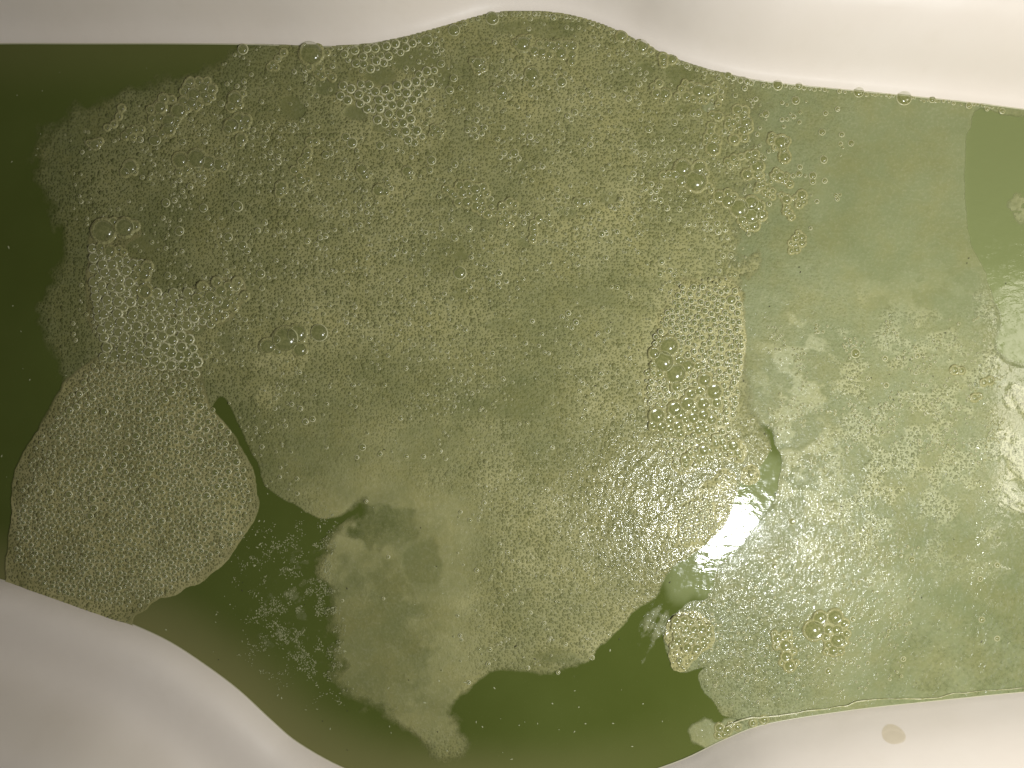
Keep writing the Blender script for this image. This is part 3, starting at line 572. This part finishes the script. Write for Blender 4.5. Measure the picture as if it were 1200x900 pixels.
for _ in range(85):                                  # short gangs of bubbles, like beads blown together
    cx, cy = R.uniform(90, 870), R.uniform(60, 500)
    if not inpoly(cx, cy, whole) or R.random() > .25+.75*(cy < 330): continue
    for _ in range(R.randint(3, 11)):
        x, y, r = cx+R.gauss(0, 7), cy+R.gauss(0, 6), R.uniform(1.4, 3.6)
        if x < 260 and float(sdist(np.array(x), np.array(y), A_MAIN)[0]) < 35: continue
        if free(x, y, r, .95): mb.append((x, y, r)); occ(x, y, r)
mb += scatter(whole, 12000, 1.15, 2.7, 2.6, 1.1, main_mask)
merged('foam_bubbles', mb)
fb = scatter([(870,100),(990,130),(985,230),(930,300),(880,330),(870,200)], 700, 1.3, 2.8, 1.5, 1.0, lump)
fb += scatter([(900,380),(1170,370),(1180,540),(900,560)], 2600, 1.0, 1.9, 1.3, 1.0, lambda x, y: lump(x*1.3, y*1.3)**2)
fb += scatter([(820,700),(1000,600),(1080,640),(1060,800),(860,830),(825,790)], 700, 1.0, 2.2, 2, 1.2)
merged('film_bubbles', fb)
eb = []
for i in range(n):                                    # beads along the top waterline
    (ax, ay), (bx, by) = C[i], C[(i+1) % n]
    if ay > 200 or ax < 385 or ax > 1170 or bx < ax: continue
    L = math.hypot(bx-ax, by-ay); k = int(L/2.4)
    for q in range(k):
        t = R.random(); r = R.uniform(1.1, 2.6) if R.random() < .85 else R.uniform(2.5, 4); dens = 1 if ax < 500 or ax > 740 else .8
        x, y = ax+(bx-ax)*t, ay+(by-ay)*t+r*.75+R.random()**2*3
        if R.random() < dens and free(x, y, r, .8): eb.append((x, y, r)); occ(x, y, r)
merged('waterline_bubbles', eb)
# film lip along the lower right tub edge; pale colour paints its highlight
lp = []
for i in range(n):
    if C[i][1] > 760 and 845 < C[i][0] < 1420:
        lp.append((C[i][0], C[i][1]))
lp.sort(); xs = np.arange(lp[0][0], lp[-1][0], 2.5); ys = np.interp(xs, [p[0] for p in lp], [p[1] for p in lp])
off = 7+4.5*(fbm(xs, xs*0, 34, 95, 3)-.5)*2+8*sst(900, 850, xs)-3*sst(1000, 1150, xs)
tag(link('film_lip', tube([(X(a), Y(b-c), .0010) for a, b, c in zip(xs, ys, off)], .00075*(.15+1.1*fbm(xs, xs*0+9, 18, 96, 2))*(1-.6*sst(1000,1200,xs)), 'film_lip', M_RIM, 8)), 'thin wavy raised lip of film following the lower right tub edge', 'foam')
# drop of bath water on the tub rim and loose grains
def lens(name, r, h, seg=28, rings=7):
    V = []; F = []
    for i in range(rings+1):
        t = i/rings
        for j in range(seg):
            a = 2*math.pi*j/seg; rr = r*(1-t)*(1+.07*math.sin(2*a+1)+.04*math.sin(3*a)); V.append((rr*math.cos(a), rr*math.sin(a), h*(1-(1-t)**2.4)))
    for i in range(rings):
        for j in range(seg): k = (j+1) % seg; F.append((i*seg+j, i*seg+k, (i+1)*seg+k, (i+1)*seg+j))
    return mesh_np(name, np.array(V), np.array(F), [M_DROP])
bpy.context.view_layer.update()
dg = bpy.context.evaluated_depsgraph_get()
def on_tub(px, py):
    """where the camera ray through a photo pixel meets the tub"""
    d = Vector((X(px), Y(py), -H)).normalized(); mw = basin.matrix_world.inverted()
    hit, loc, nr, _ = basin.ray_cast(mw @ Vector((0, 0, H)), (mw.to_3x3() @ d))
    return basin.matrix_world @ loc, nr
loc, nr = on_tub(1047, 861)
if nr.z < 0: nr = -nr
dr = link('water_drop', lens('water_drop', .0085, .0010)); dr.location = loc+nr*.0003; dr.rotation_euler = nr.to_track_quat('Z', 'Y').to_euler()
tag(dr, 'single yellowish water drop on the lower right tub side', 'water drop')
def specks(name, pts, mat, kmin, kmax):
    V = []; F = []; zs = hz([p[0] for p in pts], [p[1] for p in pts])+.0002
    for (x, y), z in zip(pts, zs):
        r = R.uniform(kmin, kmax)*U; a0 = R.uniform(0, 6.28); el = R.uniform(1, 2.6); b = len(V)
        for j in range(6):
            a = 2*math.pi*j/6; u, v_ = r*math.cos(a)*el*R.uniform(.7, 1.2), r*math.sin(a)*R.uniform(.6, 1.2)
            V.append((X(x)+u*math.cos(a0)-v_*math.sin(a0), Y(y)+u*math.sin(a0)+v_*math.cos(a0), z))
        V.append((X(x), Y(y), z+r*.6))
        for j in range(6): F.append((b+j, b+(j+1) % 6, b+6, b+6))
    F = np.array(F)[:, :3]
    return link(name, mesh_np(name, np.array(V), F, [mat]))
pts = [(70,85),(172,80),(27,432),(35,445),(78,440),(122,718+0-90),(686,848),(655,855),(615,846),(630,848),(387,854),(330,818),(700,730),(715,762)]
for _ in range(60):
    x, y = R.gauss(330, 60), R.gauss(690, 70)
    pts.append((x, y))
for _ in range(24): pts.append((R.uniform(450, 800), R.uniform(790, 890)))
for _ in range(12): pts.append((R.uniform(0, 60), R.uniform(100, 600)))
for _ in range(60): pts.append((R.uniform(900, 1190), R.uniform(380, 800)))
pts = [p for p in pts if float(sdist(np.array(p[0]*1.), np.array(p[1]*1.), TUB)[0]) > 6]
specks('pale_flecks', pts, M_FLECK, .35, 1.0)['kind'] = 'stuff'
RS = np.random.RandomState(8); qx = RS.uniform(245, 470, 60000); qy = RS.uniform(575, 880, 60000)
fx = fbm(qx, qy, 40, 71, 5); dn = sst(1.15, .2, np.hypot((qx-352)/80, (qy-720)/130)+.8*(fx-.5))*sst(.40, .66, fbm(qx, qy, 11, 83, 4))**1.5
dn = np.maximum(dn, .6*sst(1, .3, np.hypot((qx-300)/60, (qy-640)/35)+.8*(fx-.5))*sst(.5, .7, fbm(qx, qy, 9, 84, 3)))
sd_m, _ = sdist(qx, qy, A_MAIN); te_, _ = sdist(qx, qy, TUB); dn = dn*(te_ > 30)*(sd_m < 14)
kp = RS.rand(60000) < dn*.42
fine_pts = list(zip(qx[kp], qy[kp]))
g = G('scum_fleck'); M_SCF = g.end(g.bsdf((.27, .275, .14), .4))
specks('scum_flecks', fine_pts, M_SCF, .25, .75)['kind'] = 'stuff'
pts = [(66,148),(256,773),(407,879),(407,833),(378,845),(513,857),(1073,706+94)]+[(R.uniform(250, 1180), R.uniform(300, 800)) for _ in range(70)]
pts = [p for p in pts if float(sdist(np.array(p[0]*1.), np.array(p[1]*1.), TUB)[0]) > 6]
specks('dark_grit', pts, M_GRIT, .4, .85)['kind'] = 'stuff'
